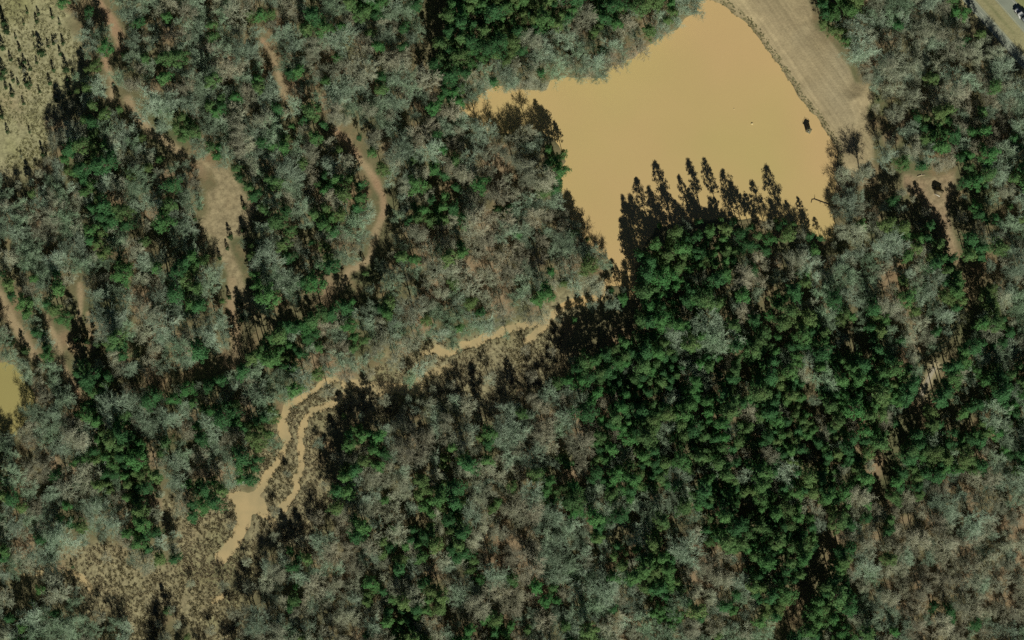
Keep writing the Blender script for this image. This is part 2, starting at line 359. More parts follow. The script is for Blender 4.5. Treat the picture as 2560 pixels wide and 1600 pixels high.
def bl(a, b, w): return a*(1-w[..., None]) + np.array(b)*w[..., None]
C = np.zeros(GX.shape + (3,)); C[:] = (0.185, 0.170, 0.090)
n1 = fnoise(GX, GY, 30, 41)
C = bl(C, (0.12, 0.14, 0.065), np.clip(n1*1.5, 0, 1))
tanw = blur(np.isin(CH, ['t']).astype(float), 14); C = bl(C, (0.31, 0.235, 0.14), tanw)
litter = np.clip(1 - w_marsh*0.7, 0, 1)
C = bl(C, (0.35, 0.315, 0.18), w_marsh); C = bl(C, (0.29, 0.28, 0.145), w_marsh*np.clip(fnoise(GX,GY,22,51)*1.6, 0, 1))
wf = sstep(d_field, 6.0); C = bl(C, (0.39, 0.375, 0.21), wf); C = bl(C, (0.33, 0.33, 0.15), wf*np.clip(fnoise(GX,GY,18,55)*1.5, 0, 1)); C = bl(C, (0.42,0.31,0.19), wf*np.clip(-fnoise(GX,GY,25,57)*1.3-.1, 0, 1))
wg = sstep(d_glade, 1.5); C = bl(C, (0.37, 0.31, 0.18), wg); C = bl(C, (0.31, 0.33, 0.16), wg*np.clip(fnoise(GX,GY,25,58)*1.6, 0, .8))
C = bl(C, (0.37, 0.26, 0.16), sstep(poly_sdf(HUTCLR, qx, qy)*S, 1.5)*np.clip(.55+fnoise(GX,GY,12,59), 0, 1))
wd = sstep(d_dam, 1.2); C = bl(C, (0.40, 0.33, 0.19), wd); C = bl(C, (0.36, 0.31, 0.17), wd*np.clip(fnoise(GX,GY,40,61)*1.6, 0, 1))
C = bl(C, (0.44,0.38,0.235), wd*np.clip(-fnoise(GX,GY,30,63)*1.6, 0, 1))
wt = sstep(d_track, 1.2); C = bl(C, (0.38, 0.30, 0.175), wt); C = bl(C, (0.38, 0.25, 0.15), wt*np.clip(fnoise(GX,GY,20,65)*2, 0, .8))
C = bl(C, (0.40, 0.35, 0.21), sstep(line_sdf([(2340,915),(2325,940),(2308,975),(2298,1002)], 26, qx, qy)*S, 1.0))
# highway verges and median
wv = ((rx0 > 2398)).astype(float); C = bl(C, (0.33, 0.31, 0.165), blur(wv, 2)); C = bl(C, (0.26, 0.28, 0.12), blur((rx0 > 2536).astype(float), 2))
sw = np.exp(-((rx0-2461)/4.5)**2) * (0.5+0.6*fnoise(GX,GY,10,71)); C = bl(C, (0.18, 0.20, 0.09), np.clip(sw, 0, .8))
# damp soil rim at the pond's dam side
rim = np.exp(-((d_pond*S-1.3)/1.2)**2) * sstep(d_dam, 6) * np.clip(0.5+fnoise(GX,GY,6,73)*1.3, 0, 1); C = bl(C, (0.20,0.17,0.085), np.clip(rim, 0, .8))
alpha = np.clip(litter*(1-wf)*(1-wd)*(1-wv), 0, 1)*(1-wg*.6)*(1-wt*.7)

H_, W_ = GX.shape
V = np.stack([GX.ravel(), GY.ravel(), GZ.ravel()], 1)
ii = np.arange((H_-1)*(W_-1)); r = ii//(W_-1); cc = ii % (W_-1); a = r*W_ + cc
F = np.stack([a, a+1, a+W_+1, a+W_], 1)
def fc(A): return (A[:-1,:-1]+A[1:,:-1]+A[:-1,1:]+A[1:,1:]).ravel()/4
kind = np.zeros(len(F), int)
kind[fc(w_marsh) > .5] = 4; kind[fc(d_field) < 0] = 3; kind[fc(d_glade) < 0] = 3; kind[fc(d_track) < 0] = 1; kind[fc(d_dam) < 0] = 2
tint = np.concatenate([C, alpha[..., None]], 2).reshape(-1, 4).astype(np.float32)
for k, (nm, mt) in enumerate([('ground','ground'), ('dirt_track','track'), ('earth_dam','dam'), ('grass_field','field'), ('marsh_ground','marsh')]):
    f = F[kind == k]; u, inv = np.unique(f, return_inverse=True)
    me = mesh_np(nm, V[u], inv.reshape(-1, 4), [M[mt]], smooth=True)
    at = me.color_attributes.new('tint', 'FLOAT_COLOR', 'POINT'); at.data.foreach_set('color', tint[u].ravel())
    tag(link(nm, me), kind='structure')

from bisect import bisect_right
def ground_z(x, y):
    j = min(max(bisect_right(gx, x)-1, 0), W_-2); i = min(max(bisect_right(gy, y)-1, 0), H_-2)
    fx = (x-gx[j])/(gx[j+1]-gx[j]); fy = (y-gy[i])/(gy[i+1]-gy[i])
    return (GZ[i,j]*(1-fx)+GZ[i,j+1]*fx)*(1-fy) + (GZ[i+1,j]*(1-fx)+GZ[i+1,j+1]*fx)*fy
def near(A, x, y):
    j = min(max(int(round(x - gx[0])) if False else bisect_right(gx, x)-1, 0), W_-1); i = min(max(bisect_right(gy, y)-1, 0), H_-1)
    return A[i, j]

def sheet(name, P, z, m):                                           # flat polygon sheet
    v = [(*PX(*p), z) for p in P]
    me = bpy.data.meshes.new(name); me.from_pydata(v, [], [list(range(len(v)))]); me.materials.append(m); me.update()
    if me.polygons[0].normal.z < 0: me.flip_normals()
    return tag(link(name, me), kind='structure')
def box_sheet(x0, y0, x1, y1): return [(x0,y0),(x1,y0),(x1,y1),(x0,y1)]
sheet('pond_water', box_sheet(1130,-20,2110,770), -0.05, M['water'])
sheet('green_pond_water', box_sheet(-100,890,110,1110), -0.05, M['water2'])
sheet('creek_water', [(560,920),(1130,800),(1129.5,771),(1600,771),(1600,800),(1300,900),(1000,1010),(800,1330),(480,1450),(480,1220)], -0.06, M['creek'])
sheet('marsh_water', [(20,1400),(540,1390),(600,1460),(600,1620),(20,1620)], -0.07, M['creek'])

# highway: two carriageways as sheets over the ground, painted lines 4 mm and more above
def strip(name, x0, x1, z, m, y0=-40, y1=330):
    n = 24; V_ = []; Q = []
    for i in range(n+1):
        y = y0 + (y1-y0)*i/n
        for x in (x0, x1): V_.append((*PX(x + RSL*y, y), z))
    for i in range(n): Q.append((2*i, 2*i+2, 2*i+3, 2*i+1))
    me = mesh_np(name, V_, np.array(Q), [m])
    if me.polygons[0].normal.z < 0: me.flip_normals()
    return tag(link(name, me), kind='structure')
strip('highway_road', ROADX[0], ROADX[1], 0.50, M['asphalt']); strip('highway_road', ROADX[2], ROADX[3], 0.50, M['asphalt'])
for x, m in ((ROADX[0]+5, 'white'), (ROADX[1]-3.5, 'yellow'), (ROADX[2]+2.5, 'yellow'), (ROADX[3]-7, 'white')):
    strip('road_edge_line', x, x+1.1, 0.506, M[m])
for xc in (0.5*(ROADX[0]+ROADX[1])+.6, 0.5*(ROADX[2]+ROADX[3])-2):
    V_ = []; Q = []
    for i in range(9):
        y = -10 + 41*i; b = len(V_)
        for yy in (y, y+10):
            for x in (xc, xc+1.0): V_.append((*PX(x+RSL*yy, yy), 0.506))
        Q.append((b, b+2, b+3, b+1))
    me = mesh_np('lane_dashes', V_, np.array(Q), [M['white']])
    tag(link('lane_dashes', me), kind='structure')

# ------------------------------------------------------------------ plants
def prism_segments(P0, P1, R0, R1, n=3):
    P0 = np.array(P0); P1 = np.array(P1); R0 = np.array(R0)[:, None]; R1 = np.array(R1)[:, None]
    d = P1-P0; d /= np.linalg.norm(d, axis=1, keepdims=True)+1e-9
    ref = np.where(np.abs(d[:, 2:3]) > .9, np.array([[1., 0, 0]]), np.array([[0, 0, 1.]]))
    a = np.cross(d, ref); a /= np.linalg.norm(a, axis=1, keepdims=True)+1e-9; b = np.cross(d, a)
    m = len(P0); V = np.zeros((m, 2*n, 3))
    for k in range(n):
        t = 2*math.pi*k/n; o = a*math.cos(t)+b*math.sin(t)
        V[:, k] = P0+o*R0; V[:, n+k] = P1+o*R1
    base = (np.arange(m)*2*n)[:, None, None]
    q = np.array([[k, (k+1) % n, n+(k+1) % n, n+k] for k in range(n)])[None]
    return V.reshape(-1, 3), (q+base).reshape(-1, 4)

def leaves(cent, rad, per, size, aspect, rs, flat=0.6, up=0.3):
    """many small leaf-sized quads round each centre"""
    n = len(cent); c = np.repeat(cent, per, 0); rr = np.repeat(rad, per)
    d = rs.normal(size=(n*per, 3)); d /= np.linalg.norm(d, axis=1, keepdims=True)
    p = c + d*rr[:, None]*(rs.uniform(.35, 1, (n*per, 1)))*np.array([1, 1, flat])
    nrm = rs.normal(size=(n*per, 3))*.6 + np.array([0, 0, up*2.5]) + d*1.2; nrm /= np.linalg.norm(nrm, axis=1, keepdims=True)
    a = np.cross(nrm, rs.normal(size=(n*per, 3))); a /= np.linalg.norm(a, axis=1, keepdims=True)+1e-9; b = np.cross(nrm, a)
    s = size*rs.uniform(.6, 1.3, (n*per, 1)); a = a*s; b = b*s*aspect
    V = np.stack([p-a, p+b*.8, p+a, p-b], 1).reshape(-1, 3)
    F = np.arange(n*per*4).reshape(-1, 4); return V, F

def pine_meshes(seed, tone, R=3.3, H=22.0):
    rs = np.random.default_rng(seed); n = 78
    t = rs.uniform(0, 1, n)**.9; ang = rs.uniform(0, 2*math.pi, n)
    ph = rs.uniform(0, 6.3, 3); lump = 1+.22*np.sin(2*ang+ph[0])+.16*np.sin(3*ang+ph[1])+.12*np.sin(5*ang+ph[2])
    base = H*rs.uniform(.42, .52)
    rr = R*np.clip(1-t**1.5, 0.03, 1)**.6*lump*(rs.uniform(.25, 1, n)**.5)
    z = base + (H-base)*t*.97; cen = np.stack([rr*np.cos(ang), rr*np.sin(ang), z], 1)
    cen[:4] = [(rs.normal()*.3, rs.normal()*.3, H*(.93+.02*i)) for i in range(4)]
    LV, LF = leaves(cen, rs.uniform(.65, 1.15, n)*R/3.3, 24, .34, .5, rs)
    st = np.stack([np.zeros(n), np.zeros(n), np.maximum(z-rr*.45, base*.9)], 1)
    BV, BF = prism_segments(st, cen, np.full(n, .09), np.full(n, .03))
    V = np.concatenate([LV, BV]); F = np.concatenate([LF, BF+len(LV)])
    crown = mesh_np('pine_crown', V, F, [M[f'pine{tone}'], M['bark']], np.concatenate([np.zeros(len(LF)), np.ones(len(BF))]))
    k = 7; zz = np.linspace(-.3, H*.96, k); xs = np.cumsum(rs.normal(size=k)*.12); ys = np.cumsum(rs.normal(size=k)*.12); xs -= xs[0]; ys -= ys[0]
    P = np.stack([xs, ys, zz], 1); R_ = np.linspace(.28, .05, k)
    TV, TF = prism_segments(P[:-1], P[1:], R_[:-1], R_[1:], 6)
    return mesh_np('pine_trunk', TV, TF, [M['bark']], smooth=True), crown

def bare_meshes(seed, tone, H=18.0, spread=1.0, twig=1.0, dens=1.0):
    rs = np.random.default_rng(seed); seg = {0: [], 1: []}          # trunk and limbs / fine crown
    def branch(p, d, L, r, lvl):
        ns = (5, 3, 2, 1, 1)[lvl]; pts = [p]; dirs = []; dd = d.copy(); rad = [r]
        for i in range(ns):
            dd = dd + rs.normal(size=3)*(.05, .16, .22, .2, .2)[lvl] + np.array([0, 0, (.02, .10, .08, .05, .03)[lvl]]); dd /= np.linalg.norm(dd)
            q = pts[-1]+dd*L/ns; r2 = r*(1-(i+1)/ns*(.55, .6, .6, .5, .4)[lvl])
            seg[0 if lvl < 2 else 1].append((pts[-1], q, rad[-1], r2)); pts.append(q); dirs.append(dd.copy()); rad.append(r2)
        if lvl == 4: return
        nb = int(round((8, 6, 6, 4)[lvl]*(dens if lvl < 3 else 1.2))) + (1 if rs.random() < .4 else 0)
        for k in range(nb):
            f = (rs.uniform(.42, 1), rs.uniform(.3, 1), rs.uniform(.2, 1), rs.uniform(.15, 1))[lvl]
            if k == 0: f = 1.0
            i = min(int(f*ns), ns-1); q = pts[i]+(pts[i+1]-pts[i])*(f*ns-i); base = dirs[i]
            s = np.cross(base, rs.normal(size=3)); s /= np.linalg.norm(s)+1e-9
            an = math.radians(rs.uniform(*((28, 58), (25, 60), (25, 65), (20, 65))[lvl]))
            nd = base*math.cos(an)+s*math.sin(an)
            Lc = (H*.34*spread*(1.15-.45*f), L*.50, max(1.0, L*.55), max(.7, L*.62))[lvl]*rs.uniform(.75, 1.2)
            branch(q, nd, Lc, max(rad[i]*.55, (0, .06, .035, .026)[lvl] if lvl else .1), lvl+1)
    branch(np.array([0., 0, -.3]), np.array([rs.normal()*.05, rs.normal()*.05, 1.]), H*.62, .30*H/18, 0)
    out = []
    for k, nm in ((0, 'bare_tree_trunk'), (1, 'bare_tree_crown')):
        A = seg[k]; P0 = [s[0] for s in A]; P1 = [s[1] for s in A]; R0 = np.array([s[2] for s in A]); R1 = np.array([s[3] for s in A])
        if k: R0 = np.maximum(R0, .034*twig); R1 = np.maximum(R1, .021*twig)
        V, F = prism_segments(P0, P1, R0, R1, 5 if k == 0 else 3); out.append(mesh_np(nm, V, F, [M[f'bare{tone}']]))
    return out

def cedar_meshes(seed, H=6.0, R=1.5):
    rs = np.random.default_rng(seed); n = 46
    t = rs.uniform(0, 1, n); ang = rs.uniform(0, 2*math.pi, n); rr = R*(1-t)**.75*rs.uniform(.5, 1.1, n)
    cen = np.stack([rr*np.cos(ang), rr*np.sin(ang), .5+(H-.6)*t], 1)
    V, F = leaves(cen, np.full(n, .55), 12, .26, .5, rs, flat=1.0)
    crown = mesh_np('cedar_crown', V, F, [M['cedar']])
    TV, TF = prism_segments([(0, 0, -.2), (0, 0, H*.5)], [(0, 0, H*.5), (0, 0, H*.92)], [.14, .09], [.09, .03], 6)
    return mesh_np('cedar_trunk', TV, TF, [M['bark']]), crown

def tuft_mesh(seed, m, R=.7, H=.9, n=26):
    rs = np.random.default_rng(seed); c = np.zeros((n, 3)); c[:, :2] = rs.normal(size=(n, 2))*R*.35
    tip = c.copy(); tip[:, :2] += rs.normal(size=(n, 2))*R*.55; tip[:, 2] = rs.uniform(.4, 1, n)*H; c[:, 2] = -.1
    w = rs.uniform(.06, .14, (n, 1))*np.array([[1, 0, 0]]); w[::2] = w[::2][:, [1, 0, 2]]
    V = np.stack([c-w, c+w, tip+w*.7, tip-w*.7], 1).reshape(-1, 3)
    return mesh_np('tuft', V, np.arange(4*n).reshape(-1, 4), [m])

NP = 9; NB = 9
PINE = [pine_meshes(100+i, i % 3, R=(3.7, 3.3, 4.2)[i//3], H=(23, 24, 22)[i//3]) for i in range(NP)]
BARE = [bare_meshes(200+i, i % 3, H=(18, 19, 17)[i//3], spread=(1., .85, 1.15)[i//3], dens=(1.02, .92, 1.1)[i//3]) for i in range(NB)]
CEDAR = [cedar_meshes(300+i) for i in range(3)]

# ------------------------------------------------------------------ scatter
SPEC = {  # spacing m, p(pine), p(bare), p(none)
    'G': (3.55, .97, .03, 0), 'g': (4.2, .52, .48, 0), 'b': (4.2, .05, .95, 0), 't': (5.8, .02, .98, .1),
    's': (9.0, .0, 1, .3), 'M': (12.0, .0, 1, .45), 'm': (30.0, 0, 1, .6), 'c': (19, 0, 1, .7), 'd': (6.5, .12, .88, .62)}
d_clear = np.minimum(np.minimum(np.minimum(d_dam, d_glade-.4), d_track-.2), np.minimum(d_gap, (2392-rx0)*S*.75))
d_clear = np.minimum(d_clear, np.minimum(d_lp, d_sp)*S)
d_shore = d_pond*S
d_sunny = np.minimum(np.minimum(lines_sdf(TRACKS, ppx, ppy)*S, d_glade), np.minimum(np.minimum(d_field, d_dam), np.minimum(d_sp*S, np.minimum(d_lp*S+3, d_creek*S))))
d_open = np.minimum(d_clear, np.minimum(d_shore, d_creek*S))
pts = []                                                            # (x, y, kind, variant, scale, rot)
cellsz = 6.0; hashg = {}
def ok(x, y, rad):
    i, j = int(x//cellsz), int(y//cellsz); k = int(rad//cellsz)+1
    for a in range(i-k, i+k+1):
        for b in range(j-k, j+k+1):
            for (u, v, r0) in hashg.get((a, b), ()):
                rr = .5*(rad+r0)
                if (u-x)**2+(v-y)**2 < rr*rr: return False
    return True
def put(x, y, rad, kind, var, sc, rot, zs=1.0, hero=None):
    hashg.setdefault((int(x//cellsz), int(y//cellsz)), []).append((x, y, rad)); pts.append([x, y, kind, var, sc, rot, zs, hero])
# trees the photo lets one point at: the row on the pond's lower bank, the bare tree at the dam's end
ROW = [(1598,640,1.0),(1636,612,1.08),(1686,582,1.15),(1740,594,.98),(1770,580,1.14),(1808,574,1.12),(1850,584,1.08),(1920,600,1.0),(1962,590,1.18)]
for k, (px, py, s) in enumerate(ROW):
    x, y = PX(px, py); put(x, y, 6.0, 'pine', k % 9, s, k*1.3, 1.0, 'row')
x, y = PX(2150, 441); put(x, y, 12, 'bare', 7, 1.15, .6, 1.0, 'dam')
x, y = PX(382, 262); put(x, y, 12, 'bare', 6, 1.3, .2, 1.0, 'silver')
HEDGE = [(1622,655,1.1),(1668,640,1.1),(1700,622,1.05),(1612,690,1.25),(1604,728,1.2),(1650,700,1.2),
         (1440,922,1.2),(1462,905,1.2),(1488,900,1.25),(1512,888,1.2),(1536,872,1.2),(1560,858,1.2),(1520,925,1.2),(1560,890,1.15),(1452,952,1.2),(1580,880,1.15),(1590,845,1.15),(1420,950,1.1),(1610,880,1.2),(1500,930,1.2),(1545,905,1.25),(1475,940,1.15),
         (1615,735,1.1),(1622,765,1.1),(1618,805,1.15),(1600,800,1.0),
         (866,1190,1.0),(890,1172,1.0),(915,1150,1.0),(938,1122,.95),(848,1225,1.0),(845,1265,1.0),(875,1225,1.05),(2314,596,.8),(2340,615,.85),(2350,645,.9),(2368,650,.9),(2285,620,.85),(2262,640,.85),(2415,600,1.0),(2412,640,1.0)]
for k, (px, py, s) in enumerate(HEDGE):
    x, y = PX(px, py)
    if px < 1600 and 840 < py < 960 and px > 1400: s *= .86 if px < 1530 else .78
    put(x, y, 3.5, 'pine', (k*5) % 9, s, k*1.7, 1.05)
for P, w in GAPS[:5]:
    for (ax, ay), (bx, by) in zip(P[:-1], P[1:]):
        L_ = math.hypot(bx-ax, by-ay); nx, ny = (by-ay)/L_, -(bx-ax)/L_
        if ny < 0: nx, ny = -nx, -ny                                # the side nearer the sun
        for t in np.arange(.1, 1, 19.0/L_):
            if rng.random() < .05 or 560 < ax+(bx-ax)*t+nx*30 < 600: continue
            o = w/2 + 17 + rng.uniform(-4, 20); x, y = PX(ax+(bx-ax)*t+nx*o, ay+(by-ay)*t+ny*o)
            if ok(x, y, 3.2): put(x, y, 3.8, 'pine', int(rng.integers(9)), rng.uniform(.9, 1.15), rng.uniform(0, 6), 1.08)
N = 150000
XX = rng.uniform(-262, 262, N); YY = rng.uniform(-180, 172, N); U = rng.random((N, 6))
for k in range(N):
    x, y = XX[k], YY[k]; px, py = x/S+1280, 800-y/S
    ch = cell(px + (U[k,0]-.5)*22, py + (U[k,1]-.5)*22)
    if not (-10 < px < 2570 and -10 < py < 1610) and ch in 'owcd': ch = 'b'
    if ch in 'ow':
        if near(d_open, x, y) < 4: continue
        ch = 'b'
    if px > 2120 and py > 1240 and ch in 'gG' and U[k,0] < .85: ch = 't'
    if 1480 < px < 2250 and 850 < py < 1260 and ch in 'btg' and (U[k,1]*7.3) % 1 < .38: ch = 'G'
    if 1590 < px < 1960 and 580 < py < 880 and ch in 'btg' and (U[k,1]*7.3) % 1 < .4: ch = 'G'
    sp, pp, pb, pn = SPEC[ch]
    if U[k,2] < pn and ch in 'tsMmcd' and U[k,2] < pn*.25: continue
    sz = U[k,3]**2.2                                                # few large crowns, many small
    kd = 'pine' if U[k,4] < pp else 'bare'
    rad = sp*(.78+.75*sz)*(1.12 if kd == 'bare' else 1)
    if px < 120 and 840 < py < 1180: kd = 'bare'; sz *= .3
    cr = (3.3 if kd == 'pine' else 3.9)*(.72+.6*sz)*(.5 if ch in 'mcd' else 1)     # rough crown radius
    if near(d_clear, x, y) < cr*.85 + .2 or near(d_track, x, y) < cr*1.05+.5 or near(d_shore, x, y) < cr*.12 or near(d_creek, x, y)*S < (cr*1.0 if ch in 'msM' else cr*.75): continue
    if near(d_field, x, y) < -2 + 5*U[k,0] and ch != 'c': continue
    if ch == 'd' and near(d_gap, x, y) < 3: continue
    if not ok(x, y, rad): continue
    if kd == 'pine':
        sc = (.74+.60*sz); var = int(U[k,5]*9) % 9
        if ch in 'd': sc *= .55
    else:
        sc = (.72+.62*sz)
        tone = {'t': 1, 's': 1, 'M': 1, 'm': 1, 'c': 1}.get(ch, None)
        if tone is None: tone = (0, 2, 0, 2, 1)[int(U[k,5]*5) % 5] if fnoise(np.array([x]), np.array([y]), 60, 91)[0] < .12 else (1, 1, 0)[int(U[k,5]*3) % 3]
        grp = int(U[k,0]*3) % 3
        if ch in 'sM': grp = 1; sc *= .7
        if ch in 'm': sc *= .5
        if ch in 'c': sc *= .38
        if ch in 'd': sc *= .6
        var = grp*3 + tone
    if near(d_field, x, y) < 7: sc *= .75
    if kd == 'bare': sc *= (.82, 1, 1, 1.12)[int(U[k,1]*4) % 4]
    if not (ch in 'sM' and near(d_creek, x, y)*S < 12):            # heights capped so tree shadows stay off sunlit clearings and reach little over the pond
        for dd in (3, 5, 7, 9, 11, 13, 15, 18, 21, 24):
            if near(d_sunny, x - .27*dd, y + .963*dd) < 0:
                sc = min(sc, max(.42, (dd + 1.5)*.87/18)); break
        if near(d_shore, x, y) < 26 and not (px < 1400 and py < 350 and kd == 'bare'):
            for dd in range(2, 26, 3):
                if near(d_shore, x - .27*dd, y + .963*dd) < 0:
                    sc = min(sc, (dd + (9 if kd == 'pine' else 6))*.87/(23 if kd == 'pine' else 18)); break
    put(x, y, rad, kd, var, sc, U[k,1]*6.283, .9+.25*U[k,3])
open('/tmp/t.txt','w').write(str((len(pts), sum(p[2] == 'pine' for p in pts))))

# ---- which become things of their own: the 300 of a kind that show largest inside the frame
def inview(x, y): return abs(x) < 229 and abs(y) < 143
R0 = {'pine': (3.7, 3.3, 4.2), 'bare': (4.6, 4.0, 5.2)}
singles = {}; rest = {}
for kd in ('pine', 'bare'):
    A = [p for p in pts if p[2] == kd]
    A.sort(key=lambda p: -(1e3 if p[7] else 0) - (R0[kd][p[3]//3]*p[4] if inview(p[0], p[1]) else -1))
    singles[kd] = A[:300]; rest[kd] = A[300:]

ANCH = [((90,180),'by the grassy clearing'), ((250,60),'by the track leaving the top edge'), ((400,250),'beside the rusty bend of track'), ((560,120),'in the upper left wood'),
    ((780,90),'left of the dark top lane'), ((980,150),'beside the dark lane at the top'), ((1180,90),'in the dense stand above the pond'), ((1350,130),'on the upper bank of the pond'),
    ((1580,60),'at the narrow top of the pond'), ((1250,380),'below the shallow arm of the pond'), ((1370,560),'on the pond bank opposite the dam'), ((2100,110),'along the forest side of the dam'),
    ((2300,150),'between dam and highway'), ((2480,220),'along the highway edge'), ((2330,370),'above the hut clearing'), ((2500,480),'behind the hut clearing'), ((2150,520),'near the foot of the dam'),
    ((2440,900),'beyond the gravel road'), ((2300,720),'between hut clearing and gravel road'), ((2080,760),'inland from the pond corner'), ((1750,640),'on the lower bank of the pond'),
    ((1650,900),'below the dark wedge of shadow'), ((1980,960),'in the big pine block'), ((2220,1080),'beside the gravel road'), ((1920,1350),'in the wedge-shaped plantation'), ((2300,1380),'in the brown lower right wood'),
    ((2120,1500),'across the lane from the plantation'), ((1650,1400),'beside the plantation'), ((1450,1250),'in the mixed wood at bottom centre'), ((1150,1300),'in the lower middle wood'), ((900,1480),'at the bottom edge past the marsh'),
    ((980,1080),'on the right side of the creek bend'), ((1180,760),'above the muddy creek'), ((960,820),'above the creek meanders'), ((780,880),'above the creek fork'), ((1050,560),'right of the curving track'),
    ((760,520),'inside the curving track'), ((730,280),'by the short red track'), ((620,650),'right of the long glade'), ((400,560),'left of the long glade'), ((380,820),'below the long glade'),
    ((150,560),'in the far left wood'), ((120,830),'around the left edge track'), ((260,1030),'below the fork of tracks'), ((80,1130),'near the green pond'), ((480,1100),'left of the small marsh pool'),
    ((250,1280),'above the marsh'), ((80,1520),'in the bottom left corner'), ((350,1460),'standing in the marsh'), ((680,1350),'below the small marsh pool')]
AX = np.array([a[0] for a in ANCH])
def place(x, y):
    px, py = x/S+1280, 800-y/S; return ANCH[int(np.argmin(np.hypot(AX[:,0]-px, AX[:,1]-py)))][1]
TONE = {'pine': ('dark green', 'bright green', 'olive green'), 'bare': ('silver grey', 'tan', 'lichen grey')}
MESH = {'pine': PINE, 'bare': BARE}
src = {}
def tree(p):
    x, y, kd, var, sc, rot, zs, hero = p; nm = kd+'_tree'
    z = ground_z(x, y); e = empty(nm, (x, y, z), rot, (sc, sc, sc*zs))
    tr = link('trunk', MESH[kd][var][0], e); cr = link('crown', MESH[kd][var][1], e)
    if hero == 'row': e.scale = (sc*.82, sc*.82, sc*1.08)
    src.setdefault((kd, var), (tr, cr))
    rad = R0[kd][var//3]*sc; size = 'very broad' if rad > (4.6 if kd == 'pine' else 6.3) else 'broad' if rad > (4.1 if kd == 'pine' else 5.5) else 'medium'
    lab = f"{size} {TONE[kd][var % 3]} {'pine' if kd == 'pine' else 'leafless tree'} {place(x, y)}"
    tag(e, lab, 'pine tree' if kd == 'pine' else 'bare tree', 'pines of the surrounding wood' if kd == 'pine' else 'leafless winter trees of the wood')
    return e
for kd in ('pine', 'bare'):
    for p in singles[kd]:
        e = tree(p)
        if p[7] == 'row':
            k = [q for q in singles['pine'] if q[7] == 'row'].index(p)
            o = ('first','second','third','fourth','fifth','sixth','seventh','eighth','last')[k]
            e['label'] = f'tall pine casting a spire shadow on the pond, {o} along the lower bank'
        if p[7] == 'dam': e['label'] = 'bare tree whose branching shadow lies across the end of the dam'
        if p[7] == 'silver': e['label'] = 'wide pale silver tree overhanging the rusty bend of the track'

names = {}
for o in list(COL.objects):
    if o.get('category') in ('pine tree', 'bare tree'): names.setdefault(o['label'], []).append(o)
for lab, es in names.items():                                       # the outer ones of those that look alike can be told by place
    if len(es) < 2: continue
    for word, key in (('leftmost', lambda e: e.location.x), ('rightmost', lambda e: -e.location.x), ('topmost', lambda e: -e.location.y), ('lowest', lambda e: e.location.y)):
        if not es or (word == 'topmost' and len(names[lab]) < 3): break
        e = min(es, key=key); es = [q for q in es if q is not e]; e['label'] = f'{lab}, {word} of these'
    for e in es: e['label'] = f'{lab}, ' + ('innermost of these' if len(es) == 1 else 'an inner one')

def outer_ones(names):
    for lab, es in names.items():
        if len(es) < 2: continue
        n = len(es)
        for word, key in (('leftmost', lambda e: e.location.x), ('rightmost', lambda e: -e.location.x), ('topmost', lambda e: -e.location.y), ('lowest', lambda e: e.location.y)):
            if not es or (word == 'topmost' and n < 3): break
            e = min(es, key=key); es = [q for q in es if q is not e]; e['label'] = f'{lab}, {word} of these'
        for e in es: e['label'] = f'{lab}, ' + ('innermost of these' if len(es) == 1 else 'an inner one')

def stuff(name, label, cat, P, sources):
    """P rows: x, y, z, variant index, scale, rot, zscale ; sources: list of tuples of objects or of meshes' objects"""
    P = np.array(P, dtype=np.float32); me = bpy.data.meshes.new(name); me.vertices.add(len(P)); me.vertices.foreach_set('co', P[:, :3].ravel())
    for nm, tp, dat in (('variant', 'INT', P[:, 3].astype(np.int32)), ('turn', 'FLOAT_VECTOR', np.stack([P[:,5]*0, P[:,5]*0, P[:,5]], 1).ravel()),
                        ('size', 'FLOAT_VECTOR', np.stack([P[:,4], P[:,4], P[:,4]*P[:,6]], 1).ravel())):
        at = me.attributes.new(nm, tp, 'POINT'); at.data.foreach_set('vector' if 'VEC' in tp else 'value', dat)
    o = link(name, me); g = bpy.data.node_groups.new(name, 'GeometryNodeTree')
    g.interface.new_socket('Geometry', in_out='INPUT', socket_type='NodeSocketGeometry'); g.interface.new_socket('Geometry', in_out='OUTPUT', socket_type='NodeSocketGeometry')
    N = g.nodes; L = g.links; gi = N.new('NodeGroupInput'); go = N.new('NodeGroupOutput')
    m2p = N.new('GeometryNodeMeshToPoints'); L.new(gi.outputs[0], m2p.inputs['Mesh'])
    iop = N.new('GeometryNodeInstanceOnPoints'); L.new(m2p.outputs[0], iop.inputs['Points']); iop.inputs['Pick Instance'].default_value = True
    jn = N.new('GeometryNodeJoinGeometry')
    for s in reversed(sources):
        j2 = N.new('GeometryNodeJoinGeometry')
        for ob in s:
            oi = N.new('GeometryNodeObjectInfo'); oi.transform_space = 'ORIGINAL'; oi.inputs['Object'].default_value = ob; L.new(oi.outputs['Geometry'], j2.inputs[0])
        gt = N.new('GeometryNodeGeometryToInstance'); L.new(j2.outputs[0], gt.inputs[0]); L.new(gt.outputs[0], jn.inputs[0])
    L.new(jn.outputs[0], iop.inputs['Instance'])
    def att(nm, tp):
        a = N.new('GeometryNodeInputNamedAttribute'); a.data_type = tp; a.inputs['Name'].default_value = nm; return a.outputs['Attribute']
    L.new(att('variant', 'INT'), iop.inputs['Instance Index']); L.new(att('turn', 'FLOAT_VECTOR'), iop.inputs['Rotation']); L.new(att('size', 'FLOAT_VECTOR'), iop.inputs['Scale'])
    L.new(iop.outputs[0], go.inputs[0]); md = o.modifiers.new('scatter', 'NODES'); md.node_group = g
    return tag(o, label, cat, kind='stuff')
